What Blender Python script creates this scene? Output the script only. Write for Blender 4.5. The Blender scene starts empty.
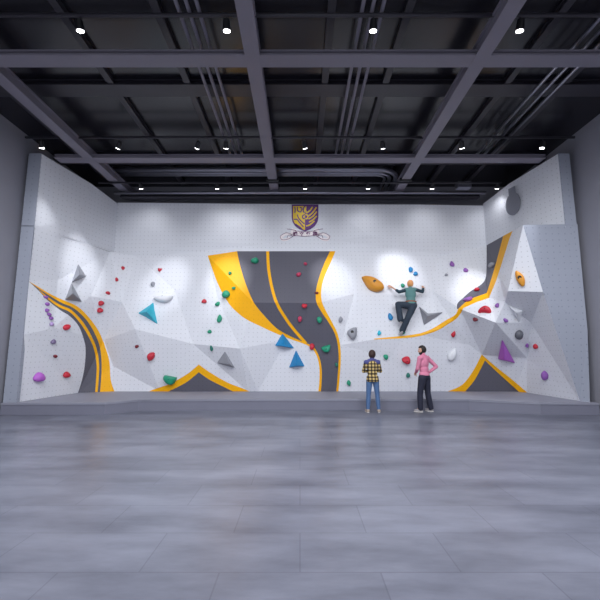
import bpy, bmesh, math, random
from mathutils import Vector, Matrix
from mathutils.geometry import delaunay_2d_cdt, intersect_point_tri_2d
R = math.radians
scene = bpy.context.scene
COL = scene.collection
random.seed(4)

# ------------------------------------------------------------------ camera
FPX, TILT, EYE = 370.0, R(7.7), 1.64
ct, st = math.cos(TILT), math.sin(TILT)
cam_d = bpy.data.cameras.new('camera'); cam = bpy.data.objects.new('camera', cam_d); COL.objects.link(cam)
cam_d.sensor_width = 36; cam_d.sensor_fit = 'HORIZONTAL'; cam_d.lens = FPX*36/600
cam.location = (0, 0, EYE); cam.rotation_euler = (R(90)+TILT, 0, 0); scene.camera = cam
cam_d.clip_start = .05

def ray(px, py):
    x = (px-300)/FPX; y = (300-py)/FPX
    return Vector((x, ct-y*st, st+y*ct))
def atY(px, py, Y):                      # measured point of the photo at depth Y
    d = ray(px, py); return Vector((0, 0, EYE)) + d*(Y/d.y)
def atZ(px, py, Z):
    d = ray(px, py); return Vector((0, 0, EYE)) + d*((Z-EYE)/d.z)

# ------------------------------------------------------------------ helpers
def lin(c):
    return tuple(((v/255)/12.92 if v/255 <= .04045 else ((v/255+.055)/1.055)**2.4) for v in c)+(1,)
def new_mat(name):
    m = bpy.data.materials.new(name); m.use_nodes = True
    return m, m.node_tree.nodes, m.node_tree.links, m.node_tree.nodes['Principled BSDF']
def plain(name, rgb, rough=.6, metal=0., vary=.06, scale=12., spec=.5):
    m, N, L, b = new_mat(name)
    tc = N.new('ShaderNodeTexCoord'); no = N.new('ShaderNodeTexNoise'); no.inputs['Scale'].default_value = scale
    no.inputs['Detail'].default_value = 3
    L.new(tc.outputs['Object'], no.inputs['Vector'])
    mr = N.new('ShaderNodeMapRange'); L.new(no.outputs['Fac'], mr.inputs['Value'])
    mr.inputs['To Min'].default_value = 1-vary; mr.inputs['To Max'].default_value = 1+vary
    hs = N.new('ShaderNodeHueSaturation'); hs.inputs['Color'].default_value = lin(rgb)
    L.new(mr.outputs['Result'], hs.inputs['Value']); L.new(hs.outputs['Color'], b.inputs['Base Color'])
    b.inputs['Roughness'].default_value = rough; b.inputs['Metallic'].default_value = metal
    b.inputs['Specular IOR Level'].default_value = spec
    return m
def emit(name, rgb, s):
    m, N, L, b = new_mat(name)
    b.inputs['Emission Color'].default_value = lin(rgb); b.inputs['Emission Strength'].default_value = s
    b.inputs['Base Color'].default_value = lin(rgb)
    return m
def board(name, rgb, rough=.55, spacing=.14, rad=.10, dark=.72, vary=.03):
    """painted climbing panel: grid of drilled bolt holes, laid out along each facet (uv in metres)"""
    m, N, L, b = new_mat(name)
    uv = N.new('ShaderNodeUVMap')
    sc = N.new('ShaderNodeVectorMath'); sc.operation = 'SCALE'; sc.inputs['Scale'].default_value = 1/spacing
    L.new(uv.outputs['UV'], sc.inputs[0])
    fr = N.new('ShaderNodeVectorMath'); fr.operation = 'FRACTION'; L.new(sc.outputs[0], fr.inputs[0])
    sb = N.new('ShaderNodeVectorMath'); sb.operation = 'SUBTRACT'; sb.inputs[1].default_value = (.5, .5, 0); L.new(fr.outputs[0], sb.inputs[0])
    ln = N.new('ShaderNodeVectorMath'); ln.operation = 'LENGTH'; L.new(sb.outputs[0], ln.inputs[0])
    mr = N.new('ShaderNodeMapRange'); mr.inputs['From Min'].default_value = rad*.8; mr.inputs['From Max'].default_value = rad*1.2
    L.new(ln.outputs['Value'], mr.inputs['Value'])
    no = N.new('ShaderNodeTexNoise'); no.inputs['Scale'].default_value = 2.5; no.inputs['Detail'].default_value = 4
    tc = N.new('ShaderNodeTexCoord'); L.new(tc.outputs['Object'], no.inputs['Vector'])
    m2 = N.new('ShaderNodeMapRange'); m2.inputs['To Min'].default_value = 1-vary; m2.inputs['To Max'].default_value = 1+vary
    L.new(no.outputs['Fac'], m2.inputs['Value'])
    hs = N.new('ShaderNodeHueSaturation'); hs.inputs['Color'].default_value = lin(rgb); L.new(m2.outputs['Result'], hs.inputs['Value'])
    mx = N.new('ShaderNodeMix'); mx.data_type = 'RGBA'
    mx.inputs['A'].default_value = tuple(c*dark for c in lin(rgb)[:3])+(1,)
    L.new(hs.outputs['Color'], mx.inputs['B']); L.new(mr.outputs['Result'], mx.inputs['Factor'])
    L.new(mx.outputs['Result'], b.inputs['Base Color'])
    b.inputs['Roughness'].default_value = rough; b.inputs['Specular IOR Level'].default_value = .35
    return m

def obj(name, bm, mat=None, parent=None, smooth=False, keep=False):
    me = bpy.data.meshes.new(name)
    if not keep: bmesh.ops.recalc_face_normals(bm, faces=bm.faces[:])
    bm.to_mesh(me); bm.free()
    if mat: me.materials.append(mat)
    if smooth:
        for p in me.polygons: p.use_smooth = True
    o = bpy.data.objects.new(name, me); COL.objects.link(o)
    if parent: o.parent = parent
    return o
def tag(o, label=None, cat=None, group=None, kind=None):
    if label: o['label'] = label
    if cat: o['category'] = cat
    if group: o['group'] = group
    if kind: o['kind'] = kind
    return o
def empty(name, loc, label, cat, group=None, rz=0):
    o = bpy.data.objects.new(name, None); o.empty_display_size = .1; COL.objects.link(o)
    o.location = loc; o.rotation_euler = (0, 0, rz)
    return tag(o, label, cat, group)
def box(bm, x0, x1, y0, y1, z0, z1, bev=0):
    r = bmesh.ops.create_cube(bm, size=1)
    vs = r['verts']
    for v in vs: v.co = Vector(((x0+x1)/2+v.co.x*(x1-x0), (y0+y1)/2+v.co.y*(y1-y0), (z0+z1)/2+v.co.z*(z1-z0)))
    if bev:
        es = list({e for v in vs for e in v.link_edges})
        bmesh.ops.bevel(bm, geom=es, offset=bev, segments=2, affect='EDGES')
    return vs
def frame_from(n, up=Vector((0, 0, 1))):
    n = n.normalized()
    x = up.cross(n)
    if x.length < 1e-4: x = Vector((1, 0, 0))
    x.normalize(); y = n.cross(x)
    return Matrix((x, y, n)).transposed()
def cyl(bm, p, q, r, r2=None, seg=16):
    p = Vector(p); q = Vector(q); d = q-p
    M = Matrix.Translation((p+q)/2) @ d.to_track_quat('Z', 'Y').to_matrix().to_4x4()
    bmesh.ops.create_cone(bm, cap_ends=True, segments=seg, radius1=r, radius2=r if r2 is None else r2, depth=d.length, matrix=M)
def ell(bm, c, rad, M3=None, seg=24, rings=14):
    S = Matrix.Diagonal((rad[0], rad[1], rad[2], 1))
    M = Matrix.Translation(c) @ ((M3.to_4x4() if M3 else Matrix.Identity(4)) @ S)
    return bmesh.ops.create_uvsphere(bm, u_segments=seg, v_segments=rings, radius=1, matrix=M)['verts']
def tube(bm, pts, r, seg=10):
    pts = [Vector(p) for p in pts]; rings = []
    for i, p in enumerate(pts):
        d = (pts[min(i+1, len(pts)-1)]-pts[max(i-1, 0)]).normalized()
        ref = Vector((0, 0, 1)) if abs(d.z) < .9 else Vector((1, 0, 0))
        a = d.cross(ref).normalized(); b_ = a.cross(d)
        rings.append([bm.verts.new(p+r*(math.cos(2*math.pi*k/seg)*a+math.sin(2*math.pi*k/seg)*b_)) for k in range(seg)])
    for A, B in zip(rings, rings[1:]):
        for k in range(seg): bm.faces.new((A[k], A[(k+1) % seg], B[(k+1) % seg], B[k]))
    bm.faces.new(rings[0]); bm.faces.new(rings[-1][::-1])
def facet_uv(me):
    uvl = me.uv_layers.new(name='UVMap')
    for p in me.polygons:
        n = p.normal.copy()
        x = Vector((0, 0, 1)).cross(n)
        x = x.normalized() if x.length > .01 else Vector((1, 0, 0))
        y = n.cross(x)
        for li in p.loop_indices:
            co = me.vertices[me.loops[li].vertex_index].co
            uvl.data[li].uv = (co.dot(x), co.dot(y))
def smooth_line(pts, n=4):
    out = []
    for i in range(len(pts)-1):
        p0 = pts[max(i-1, 0)]; p1 = pts[i]; p2 = pts[i+1]; p3 = pts[min(i+2, len(pts)-1)]
        for k in range(n):
            t = k/n
            out.append(tuple(.5*((2*p1[j])+(-p0[j]+p2[j])*t+(2*p0[j]-5*p1[j]+4*p2[j]-p3[j])*t*t+(-p0[j]+3*p1[j]-3*p2[j]+p3[j])*t**3) for j in (0, 1)))
    out.append(tuple(pts[-1])); return out
def inpoly(x, y, P):
    r = False; j = len(P)-1
    for i in range(len(P)):
        if (P[i][1] > y) != (P[j][1] > y) and x < (P[j][0]-P[i][0])*(y-P[i][1])/(P[j][1]-P[i][1])+P[i][0]: r = not r
        j = i
    return r

# ------------------------------------------------------------------ materials
WHITE = board('white_panel', (226, 228, 234))
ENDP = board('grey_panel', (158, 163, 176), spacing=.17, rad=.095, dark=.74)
GREYP = board('charcoal_paint', (94, 93, 104), dark=.8, rough=.5)
ORANGE = board('orange_paint', (250, 180, 4), dark=.85, rough=.5)
YELLOW = ORANGE
MAT_TOP = plain('platform_mat', (142, 143, 156), .6, vary=.05, scale=3)
CONC = plain('concrete_wall', (150, 150, 160), .7, vary=.08, scale=1.5)
DECK = plain('ceiling_deck', (32, 31, 38), .25, vary=.15, scale=.8)
STEEL = plain('painted_steel', (124, 120, 132), .5, vary=.06, scale=2)
DARKST = plain('dark_steel', (48, 46, 54), .45, vary=.1, scale=3)
GALV = plain('galvanised_metal', (150, 150, 162), .32, metal=.85, vary=.08, scale=4)
BLACK = plain('black_plastic', (22, 22, 26), .4)
LENS = emit('lamp_lens', (250, 250, 255), 9)

# floor: polished grey concrete with faint streaks and tile joints
def floor_mat():
    m, N, L, b = new_mat('polished_floor')
    tc = N.new('ShaderNodeTexCoord')
    mp = N.new('ShaderNodeMapping'); mp.inputs['Scale'].default_value = (.5, 1.6, 1); mp.inputs['Rotation'].default_value = (0, 0, R(25))
    L.new(tc.outputs['Object'], mp.inputs['Vector'])
    n1 = N.new('ShaderNodeTexNoise'); n1.inputs['Scale'].default_value = 1.1; n1.inputs['Detail'].default_value = 7; n1.inputs['Roughness'].default_value = .62
    L.new(mp.outputs['Vector'], n1.inputs['Vector'])
    cr = N.new('ShaderNodeValToRGB'); L.new(n1.outputs['Fac'], cr.inputs['Fac'])
    cr.color_ramp.elements[0].position = .3; cr.color_ramp.elements[0].color = lin((90, 92, 105))
    cr.color_ramp.elements[1].position = .72; cr.color_ramp.elements[1].color = lin((138, 141, 156))
    br = N.new('ShaderNodeTexBrick'); br.offset = .5
    br.inputs['Scale'].default_value = 1; br.inputs['Brick Width'].default_value = 1.2; br.inputs['Row Height'].default_value = .6
    br.inputs['Mortar Size'].default_value = .006; br.inputs['Color1'].default_value = (1, 1, 1, 1); br.inputs['Color2'].default_value = (.9, .9, .9, 1); br.inputs['Mortar'].default_value = (.72, .72, .74, 1)
    L.new(tc.outputs['Object'], br.inputs['Vector'])
    mx = N.new('ShaderNodeMix'); mx.data_type = 'RGBA'; mx.blend_type = 'MULTIPLY'; mx.inputs['Factor'].default_value = 1
    L.new(cr.outputs['Color'], mx.inputs['A']); L.new(br.outputs['Color'], mx.inputs['B']); L.new(mx.outputs['Result'], b.inputs['Base Color'])
    mr = N.new('ShaderNodeMapRange'); mr.inputs['To Min'].default_value = .27; mr.inputs['To Max'].default_value = .36
    L.new(n1.outputs['Fac'], mr.inputs['Value']); L.new(mr.outputs['Result'], b.inputs['Roughness'])
    b.inputs['Specular IOR Level'].default_value = .45
    return m

# ------------------------------------------------------------------ room shell
YB, YF, XW, ZC = 13.0, -7.0, 7.66, 7.62
def struct(name, bm, mat):
    o = obj(name, bm, mat); o['kind'] = 'structure'; return o
bm = bmesh.new(); box(bm, -XW-.2, XW+.2, YF, YB+.2, -.2, 0); struct('floor', bm, floor_mat())
bm = bmesh.new(); box(bm, -XW-.2, XW+.2, YF, YB+.2, ZC, ZC+.2); struct('ceiling', bm, DECK)
bm = bmesh.new(); box(bm, -XW-.2, -XW, YF, YB, 0, ZC); struct('wall_left', bm, CONC)
bm = bmesh.new(); box(bm, XW, XW+.2, YF, YB, 0, ZC); struct('wall_right', bm, CONC)
bm = bmesh.new(); box(bm, -XW-.2, XW+.2, YB, YB+.2, 0, ZC); struct('wall_rear', bm, CONC)

# ------------------------------------------------------------------ platform
PZ = .31
plat = empty('platform', (0, 10.44, 0), 'long low grey platform running along the foot of the climbing wall', 'platform')
def ring_prism(poly, z0, z1, bev=0):
    b = bmesh.new()
    lo = [b.verts.new((x, y, z0)) for x, y in poly]; hi = [b.verts.new((x, y, z1)) for x, y in poly]
    n = len(poly)
    b.faces.new(lo[::-1]); top = b.faces.new(hi)
    for i in range(n): b.faces.new((lo[i], lo[(i+1) % n], hi[(i+1) % n], hi[i]))
    if bev: bmesh.ops.bevel(b, geom=[e for e in top.edges], offset=bev, segments=2, affect='EDGES')
    return b
foot = [(-7.6, 9.66), (-4.98, 9.70), (-4.38, 10.3), (-1.5, 10.40), (1.5, 10.42), (4.6, 10.34), (6.15, 9.72), (7.6, 9.66), (7.6, 12.9), (-7.6, 12.9)]
def loc_poly(P, ins=0): return [(x, y-10.44+ins) for x, y in P]
obj('skirt', ring_prism(loc_poly(foot, .015), 0.002, PZ-.05), plain('platform_skirt', (120, 121, 136), .6, vary=.05, scale=3), plat)
obj('mat_top', ring_prism(loc_poly(foot), PZ-.05, PZ, .012), MAT_TOP, plat)

# ------------------------------------------------------------------ climbing wall
wall = empty('climbing_wall', (0, 12.4, PZ), 'huge white faceted climbing wall with charcoal and orange stripes wrapping three sides of hall', 'climbing wall'); wall['kind'] = 'thing'
WO = Vector((0, 12.4, PZ))
def wall_part(name, verts, faces, mat, orient=True):
    b = bmesh.new(); vs = [b.verts.new(Vector(v)-WO) for v in verts]
    for f in faces:
        try: b.faces.new([vs[i] for i in f])
        except ValueError: pass

    if orient:
        b.normal_update()
        for f in b.faces:
            c = f.calc_center_median()+WO-Vector((0, 0, EYE))
            if f.normal.dot(c) > 0: f.normal_flip()
    bmesh.ops.remove_doubles(b, verts=b.verts[:], dist=1e-5)
    o = obj(name, b, mat, wall, keep=True); facet_uv(o.data); return o

LX = lambda Y: -7.23+.313*(Y-9.7)
RX = lambda Y: 7.22-.302*(Y-9.7)
def onL(px, py, off=0):
    d = ray(px, py); t = (-7.23-.313*9.7+off)/(d.x-.313*d.y); return (Vector((0, 0, EYE))+d*t).y
def onR(px, py, off=0):
    d = ray(px, py); t = (7.22+.302*9.7-off)/(d.x+.302*d.y); return (Vector((0, 0, EYE))+d*t).y
ZB = PZ+.002
CV = {   # facet corners of the lower wall: photo point and depth in metres ('z' = on the platform)
 'A': (35, 225, 9.7), 'B': (29, 281, 9.7), 'B2': (24, 335, 9.72), 'C': (18, 402, 'z'), 'C2': (78, 392.8, 'z'), 'C3': (112, 391.4, 'z'),
 'T1': (72, 238.5, onL(72, 238.5)), 'D': (110, 252, 12.1), 'D2': (137, 256, 12.3), 'T4': (207.5, 255.6, 12.18), 'T5': (237, 251.2, 12.3),
 'T6': (335, 251.2, 12.3), 'T7': (438, 257, 12.3), 'T8': (487, 245, 12.25), 'T9': (523, 225, 9.72), 'T10': (577.5, 224, 9.7),
 'U1': (587.5, 330, 9.7), 'U2': (590, 402.2, 'z'), 'U3': (580, 401, 'z'), 'U4': (527, 392.6, 'z'), 'U5': (514, 391.4, 'z'), 'U6': (438, 391.4, 'z'),
 'U7': (412, 391.4, 'z'), 'U8': (328, 391.4, 'z'), 'U9': (258, 391.4, 'z'), 'U10': (248, 391.4, 'z'), 'U11': (160, 391.4, 'z'),
 'E': (58, 280, onL(58, 280, -.12)), 'G': (91, 296, onL(91, 296, .12)), 'F': (53, 328, onL(53, 328, .03)),
 'K': (122, 302, 11.95), 'H': (135, 329, 11.7), 'M': (104, 340, 12.15), 'N': (113, 366, 12.32),
 'O': (193, 344, 12.0), 'P': (240, 348.5, 11.65), 'Q': (174, 289, 12.12), 'S': (218, 299, 12.05),
 'V1': (253, 302.5, 11.6), 'V2': (318.5, 303, 11.6), 'V3': (287, 340, 12.05),
 'X1': (354, 294, 12.0), 'X2': (341, 345, 11.95), 'X3': (375, 339.3, 11.85), 'X4': (403, 338.2, 11.85), 'X5': (432, 290, 12.05), 'X6': (460, 309, 11.3),
 'R1': (421, 335.2, 11.8), 'R2': (440, 328.8, 11.66), 'R3': (452, 320.6, 11.48),
 'X7': (470, 345, 11.85), 'X8': (390, 358, 12.05),
 'Y3': (543, 292, 9.75), 'Y4': (508, 291, 10.15), 'Y5': (505, 302, 10.6), 'Y6': (495.5, 322.5, 10.55), 'Y8': (482, 355, 11.95), 'Y9': (531, 323, 11.0),
 'Y10': (527, 358, 11.6), 'Y11': (499, 276, 10.75), 'Y12': (488.5, 297.5, 11.0), 'Y13': (486, 283, 11.5),
}
CE = ['A B', 'B B2', 'B2 C', 'C C2', 'C2 C3', 'C3 U11', 'U11 U10', 'U10 U9', 'U9 U8', 'U8 U7', 'U7 U6', 'U6 U5', 'U5 U4', 'U4 U3', 'U3 U2', 'U2 U1', 'U1 T10', 'T10 T9', 'T9 T8', 'T8 T7', 'T7 T6', 'T6 T5', 'T5 T4', 'T4 D2', 'D2 D', 'D T1', 'T1 A',
 'A E', 'E T1', 'E D', 'E B', 'F B', 'F C2', 'E G', 'G F', 'G D', 'G K', 'K H', 'H M', 'M G', 'M N', 'H N', 'N C3', 'H O', 'O P', 'P U9', 'O U10', 'Q D2', 'K Q', 'Q S', 'S P', 'P V1', 'V1 V2', 'V1 T5', 'V1 T4', 'V2 T6', 'V2 X1', 'X1 X2', 'X1 X3', 'X2 X3', 'X3 X4', 'X2 U8', 'V2 X2', 'X4 R1', 'R1 R2', 'R2 R3', 'R3 X6', 'X5 X6', 'X5 T7', 'X1 T7', 'X1 T6', 'X7 X4', 'X7 X6', 'X7 U6', 'X8 U7', 'X4 X8', 'X3 X8',
 'X6 Y6', 'Y6 Y5', 'Y5 Y4', 'Y4 Y3', 'Y3 T9', 'Y3 U3', 'Y4 T9', 'Y11 T9', 'Y11 Y5', 'Y11 Y4', 'X6 Y12', 'Y12 Y11', 'Y12 Y6', 'Y13 Y12', 'Y13 T8', 'Y13 X6', 'Y13 Y11', 'T8 Y11', 'X6 Y8', 'Y6 Y8', 'X7 Y8', 'Y6 Y9', 'Y5 Y9', 'Y3 Y9', 'Y4 Y9', 'Y9 Y10', 'Y6 Y10', 'Y8 Y10', 'Y10 U4', 'Y9 U3', 'Y8 U6', 'Y8 U5', 'Q O', 'V3 P', 'V3 V1', 'V3 V2', 'V3 U8', 'V3 U9']
OUT = 'A B B2 C C2 C3 U11 U10 U9 U8 U7 U6 U5 U4 U3 U2 U1 T10 T9 T8 T7 T6 T5 T4 D2 D T1'.split()
names = list(CV); idx = {n: i for i, n in enumerate(names)}
c2 = [Vector(CV[n][:2]) for n in names]
c3 = [atZ(CV[n][0], CV[n][1], ZB) if CV[n][2] == 'z' else atY(*CV[n]) for n in names]
OUTP = [CV[n][:2] for n in OUT]
edges = [tuple(idx[k] for k in e.split()) for e in CE]
v_, e_, f_, ov, oe, of = delaunay_2d_cdt(c2, edges, [], 0, 1e-4)
if len(v_) > len(c2): print('WARN extra coarse verts', [(round(v.x, 1), round(v.y, 1)) for v, o_ in zip(v_, ov) if not o_])
def cvert(i):
    if ov[i]: return c3[ov[i][0]]
    p = v_[i]; ds = sorted(range(len(c2)), key=lambda k: (c2[k]-p).length)[:2]
    w0, w1 = (c2[ds[1]]-p).length, (c2[ds[0]]-p).length
    return atY(p.x, p.y, (c3[ds[0]].y*w0+c3[ds[1]].y*w1)/(w0+w1))
coarse3 = [cvert(i) for i in range(len(v_))]
TRI = []
for f in f_:
    a, b, c = (v_[i] for i in f); m = (a+b+c)/3
    if inpoly(m.x, m.y, OUTP) and abs((b-a).cross(c-a)) > .02:
        A, B, C = (coarse3[i] for i in f); n = (B-A).cross(C-A).normalized()
        if n.dot(A-Vector((0, 0, EYE))) > 0: n = -n
        TRI.append((a, b, c, A, n, f))
def surf(px, py):
    """point and normal of the lower wall seen at a photo point"""
    p = Vector((px, py)); best = None
    for t in TRI:
        if intersect_point_tri_2d(p, t[0], t[1], t[2]): best = t; break
    if best is None:
        best = min(TRI, key=lambda t: ((t[0]+t[1]+t[2])/3-p).length)
    d = ray(px, py); o = Vector((0, 0, EYE)); k = (best[3]-o).dot(best[4])/d.dot(best[4])
    return o+d*k, best[4]

# painted stripes, as outlines on the wall
S = smooth_line
oL = [(28.8, 281.3), (37.5, 286.3), (47.5, 292.5), (60, 298.8), (77.5, 306.5), (90, 318.8), (98.8, 331.5), (105.5, 347.5), (109.5, 362.5), (110.8, 380), (115, 393)]
iL = [(28.8, 281.3), (40, 289.5), (60, 302), (73.5, 308), (86, 319.5), (94.5, 333), (100, 347.5), (101.6, 365), (101, 380), (100, 393)]
tR = [(38, 288.7), (48, 297), (60, 304.8), (71.5, 310), (83, 322), (91.5, 336), (97, 350), (99.2, 365), (98.6, 380), (97.6, 393)]
tL = [(38, 288.7), (46.5, 298), (58.8, 307), (70, 312.3), (80.8, 324), (89, 337.5), (94.2, 350), (96.5, 365), (96, 380), (95, 393)]
gL = [(28.8, 281.3), (39, 291), (47.5, 300), (60, 310), (70, 316.3), (78.8, 326.3), (84, 340), (85.6, 350), (84.8, 365), (82, 380), (77.6, 394)]
yO = [(207.5, 255.0), (215, 276.7), (221.7, 291.7), (230, 305), (238.3, 313.3), (247.5, 320), (261.7, 326.8), (275, 333), (293, 340), (305, 344.2), (311.7, 348.3), (315.8, 354), (318.5, 361.7), (319.6, 371.7), (319.2, 383), (318.2, 393)]
yI = [(236.9, 250), (240, 265), (245, 281.7), (251.7, 298.3), (256.2, 306), (265, 316.5), (276.7, 328.3), (290, 336), (305, 342.6), (313, 346.5), (317.6, 353), (320.6, 361.7), (321.8, 371.7), (321.6, 383), (320.8, 393)]
mC = [(267.7, 250), (268.5, 268), (271.7, 286.7), (276.7, 303), (284.8, 317), (293, 328.5), (306, 343.5)]
rO = [(336, 250), (330, 264), (324, 278), (321.3, 290), (321.9, 301.7), (327, 313), (331.9, 322), (337.5, 333.3), (340.3, 346.7), (340.8, 360), (339.8, 376.7), (338.2, 393)]
rI = [(330.6, 250), (324.4, 263), (319, 278), (316.1, 290), (316.2, 301.7), (321.5, 312), (328.3, 322), (334.8, 333.6), (338, 347), (338.6, 361), (337.6, 377), (336.2, 393)]
sLo = [(374, 339.5), (403, 338.2), (420, 336), (436.7, 330.8), (448.3, 324), (456.7, 318.3), (461.7, 311.7)]
sLo2 = [(461.7, 311.7), (463.5, 308), (476.7, 302), (489, 298), (495.8, 281.7), (500.3, 268), (509, 240), (514, 227)]
sUp = [(374, 338.6), (403, 335.8), (420, 333.3), (433, 328.3), (445, 320.8), (455, 315), (458, 309)]
sUp2 = [(458, 309), (465, 302.5), (473, 298), (486.7, 293), (492, 276.7), (496, 263), (500, 248), (504.5, 231)]
dLe = [(457, 309), (457.5, 303.5), (463, 298), (470, 291.7), (481.7, 284), (485.8, 276.7), (486.6, 261.7), (486.6, 243)]
def band(c, w):
    l, r = [], []
    for i, p in enumerate(c):
        a = Vector(c[max(i-1, 0)]); b = Vector(c[min(i+1, len(c)-1)]); d = (b-a).normalized(); n = Vector((-d.y, d.x))*w/2
        l.append((p[0]+n.x, p[1]+n.y)); r.append((p[0]-n.x, p[1]-n.y))
    return l+r[::-1]
tentLo = S([(148, 393), (152, 390), (170, 383.8), (187.5, 373.8), (198.8, 364.5)])+S([(198.8, 364.5), (210, 372.5), (227.5, 382.5), (245, 389.4), (252, 393)])[1:]
tentLi = S([(165, 393), (171.5, 390), (186, 382.5), (198.8, 372.3)])+S([(198.8, 372.3), (210, 380), (229, 389.5), (236, 393)])[1:]
tentRo = S([(445, 393), (449, 391), (462.5, 384.5), (473, 371), (481.7, 354.5)])+S([(481.7, 354.5), (495, 366), (512.5, 380), (527, 392.5), (529, 396)])[1:]
tentRi = S([(464, 393), (466, 390.5), (475, 379.5), (485, 360.5)])+S([(485, 360.5), (497.5, 372.5), (518, 391), (521, 394)])[1:]
ZONES = [
 ('orange_stripe', ORANGE, S(tR)+S(tL)[::-1], 'thin orange line inside the charcoal left stripe'),
 ('orange_stripe', ORANGE, S(oL)+S(iL)[::-1], 'wide orange edge of the left stripe'),
 ('charcoal_stripe', GREYP, S(iL)+S(gL)[::-1], 'charcoal band sweeping down the left wing'),
 ('orange_stripe', ORANGE, band(S(mC), 3.0), 'thin orange line down the middle of the central charcoal stripe'),
 ('orange_stripe', ORANGE, S(yO)+S(yI)[::-1], 'broad yellow-orange left border of the central stripe'),
 ('orange_stripe', ORANGE, S(rO)+S(rI)[::-1], 'yellow-orange right border of the central stripe'),
 ('charcoal_stripe', GREYP, S(yI)+S(rI)[::-1], 'charcoal central stripe narrowing to the platform'),
 ('orange_stripe', ORANGE, S(sLo)+sLo2[1:]+(S(sUp)+sUp2[1:])[::-1], 'orange ribbon rising to the right wing'),
 ('charcoal_stripe', GREYP, sUp2+S(dLe)[::-1], 'charcoal band above the orange ribbon on the right'),
 ('charcoal_tent', GREYP, tentLi, 'charcoal peaked shape at the left foot of the wall'),
 ('orange_tent_edge', ORANGE, tentLo, 'orange edge of the left peaked shape'),
 ('charcoal_tent', GREYP, tentRi, 'charcoal peaked shape at the right foot of the wall'),
 ('orange_tent_edge', ORANGE, tentRo, 'orange edge of the right peaked shape'),
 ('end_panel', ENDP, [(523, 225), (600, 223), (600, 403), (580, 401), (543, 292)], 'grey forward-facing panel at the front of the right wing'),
]
pts = list(v_); ed = [tuple(e) for e in e_]
for z in ZONES:
    k = len(pts); P = z[2]
    pts += [Vector(p) for p in P]; ed += [(k+i, k+(i+1) % len(P)) for i in range(len(P))]
fv, fe, ff, _, _, _ = delaunay_2d_cdt(pts, ed, [], 0, 1e-3)
def tri_at(m):
    for t in TRI:
        if intersect_point_tri_2d(m, t[0], t[1], t[2]): return t
    return None
buckets = {}
for f in ff:
    m = (fv[f[0]]+fv[f[1]]+fv[f[2]])/3
    t = tri_at(m)
    if t is None: continue
    zi = next((i for i, z in enumerate(ZONES) if inpoly(m.x, m.y, z[2])), None)
    if zi is None: zi = 'L' if m.x < 104 and m.y < 394 and not (m.x > 96 and m.y > 310) else ('R' if m.x > 487 else 'M')
    buckets.setdefault(zi, []).append((f, t))
o0 = Vector((0, 0, EYE))
for zi, lst in buckets.items():
    verts, faces = [], []
    for f, t in lst:
        k = len(verts)
        for i in f:
            d = ray(fv[i].x, fv[i].y); verts.append(o0+d*((t[3]-o0).dot(t[4])/d.dot(t[4])))
        faces.append((k, k+1, k+2))
    if isinstance(zi, int):
        z = ZONES[zi]; o = wall_part(z[0], verts, faces, z[1]); o['label'] = z[3]
    else:
        o = wall_part('faceted_panels', verts, faces, WHITE)
        o['label'] = {'L': 'white faceted panels of the left wing', 'M': 'white faceted panels of the long rear wall', 'R': 'white faceted panels of the right wing'}[zi]

# ledge closing the top of the lower wall against the upper panels
YU = 12.42
def back(n):
    p = c3[idx[n]]
    if n in ('A', 'T1'): return Vector((LX(p.y)-.25, p.y, p.z))
    if n == 'T9': return Vector((7.5, p.y, p.z))
    if n == 'T10': return Vector((7.55, p.y+.05, p.z))
    return Vector((p.x, YU+.1, p.z))
TL = ['A', 'T1', 'D', 'D2', 'T4', 'T5', 'T6', 'T7', 'T8', 'T9', 'T10']
vv = []; fc = []
for n in TL: vv += [c3[idx[n]], back(n)]
for i in range(len(TL)-1): fc.append((2*i, 2*i+2, 2*i+3, 2*i+1))
wall_part('ledge', vv, fc, WHITE, orient=False)

# upper panels
ZT0, ZT1 = 6.75, 7.08
up2 = [(-6.40, 4.7), (6.43, 4.7), (6.43, 6.66), (4.2, 6.70), (0, 6.71), (-3, 6.74), (-6.40, 6.77)]
rel = [(p[0], p[1], p[2]*.45) for p in [(-5.2, 5.75, .05), (-3.7, 5.35, .11), (-2.2, 5.95, .06), (-1.35, 5.25, .02), (2.4, 5.55, .10), (3.9, 6.1, .05), (4.7, 5.35, .12), (5.8, 5.9, .03), (1.3, 6.4, 0.), (-1.1, 6.45, 0.), (1.2, 5.4, 0.), (-.9, 5.35, 0.)]]
P2 = [Vector(p) for p in up2]+[Vector(p[:2]) for p in rel]
uv_, ue_, uf_, uo_, _, _ = delaunay_2d_cdt(P2, [(i, (i+1) % len(up2)) for i in range(len(up2))], [], 1, 1e-4)
offs = [0]*len(up2)+[p[2] for p in rel]
UP_V = [Vector((v.x, YU-offs[o_[0]], v.y)) for v, o_ in zip(uv_, uo_)]
wall_part('upper_panel', UP_V, uf_, WHITE)['label'] = 'tall white upper panel of the rear wall'
def wing(s, name, xf, xb, xo, lab):
    f, b_ = (s*xf, 9.7), (s*xb, YU)
    m = (f[0]*.42+b_[0]*.58-s*.05, f[1]*.42+b_[1]*.58)
    vs = [(f[0], f[1], 4.95), (m[0], m[1], 4.95), (b_[0], b_[1], 4.95), (f[0], f[1], ZT1), (m[0], m[1], 6.93), (b_[0], b_[1], ZT0-.02), (s*xo, 9.7, ZT1), (s*xo, YU, ZT0)]
    q = (vs[0][0]*.6+vs[2][0]*.4-s*.09, vs[0][1]*.6+vs[2][1]*.4, 5.55); vs.append(q)
    o = wall_part(name, vs, [(0, 1, 8), (1, 4, 8), (4, 3, 8), (3, 0, 8), (1, 2, 5), (1, 5, 4), (3, 4, 5, 7, 6)], WHITE); o['label'] = lab
wing(-1, 'upper_panel', 7.23, 6.40, 7.57, 'white upper panel of the left wing')
wing(1, 'upper_panel', 7.22, 6.43, 7.53, 'white upper panel of the right wing')
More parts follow.
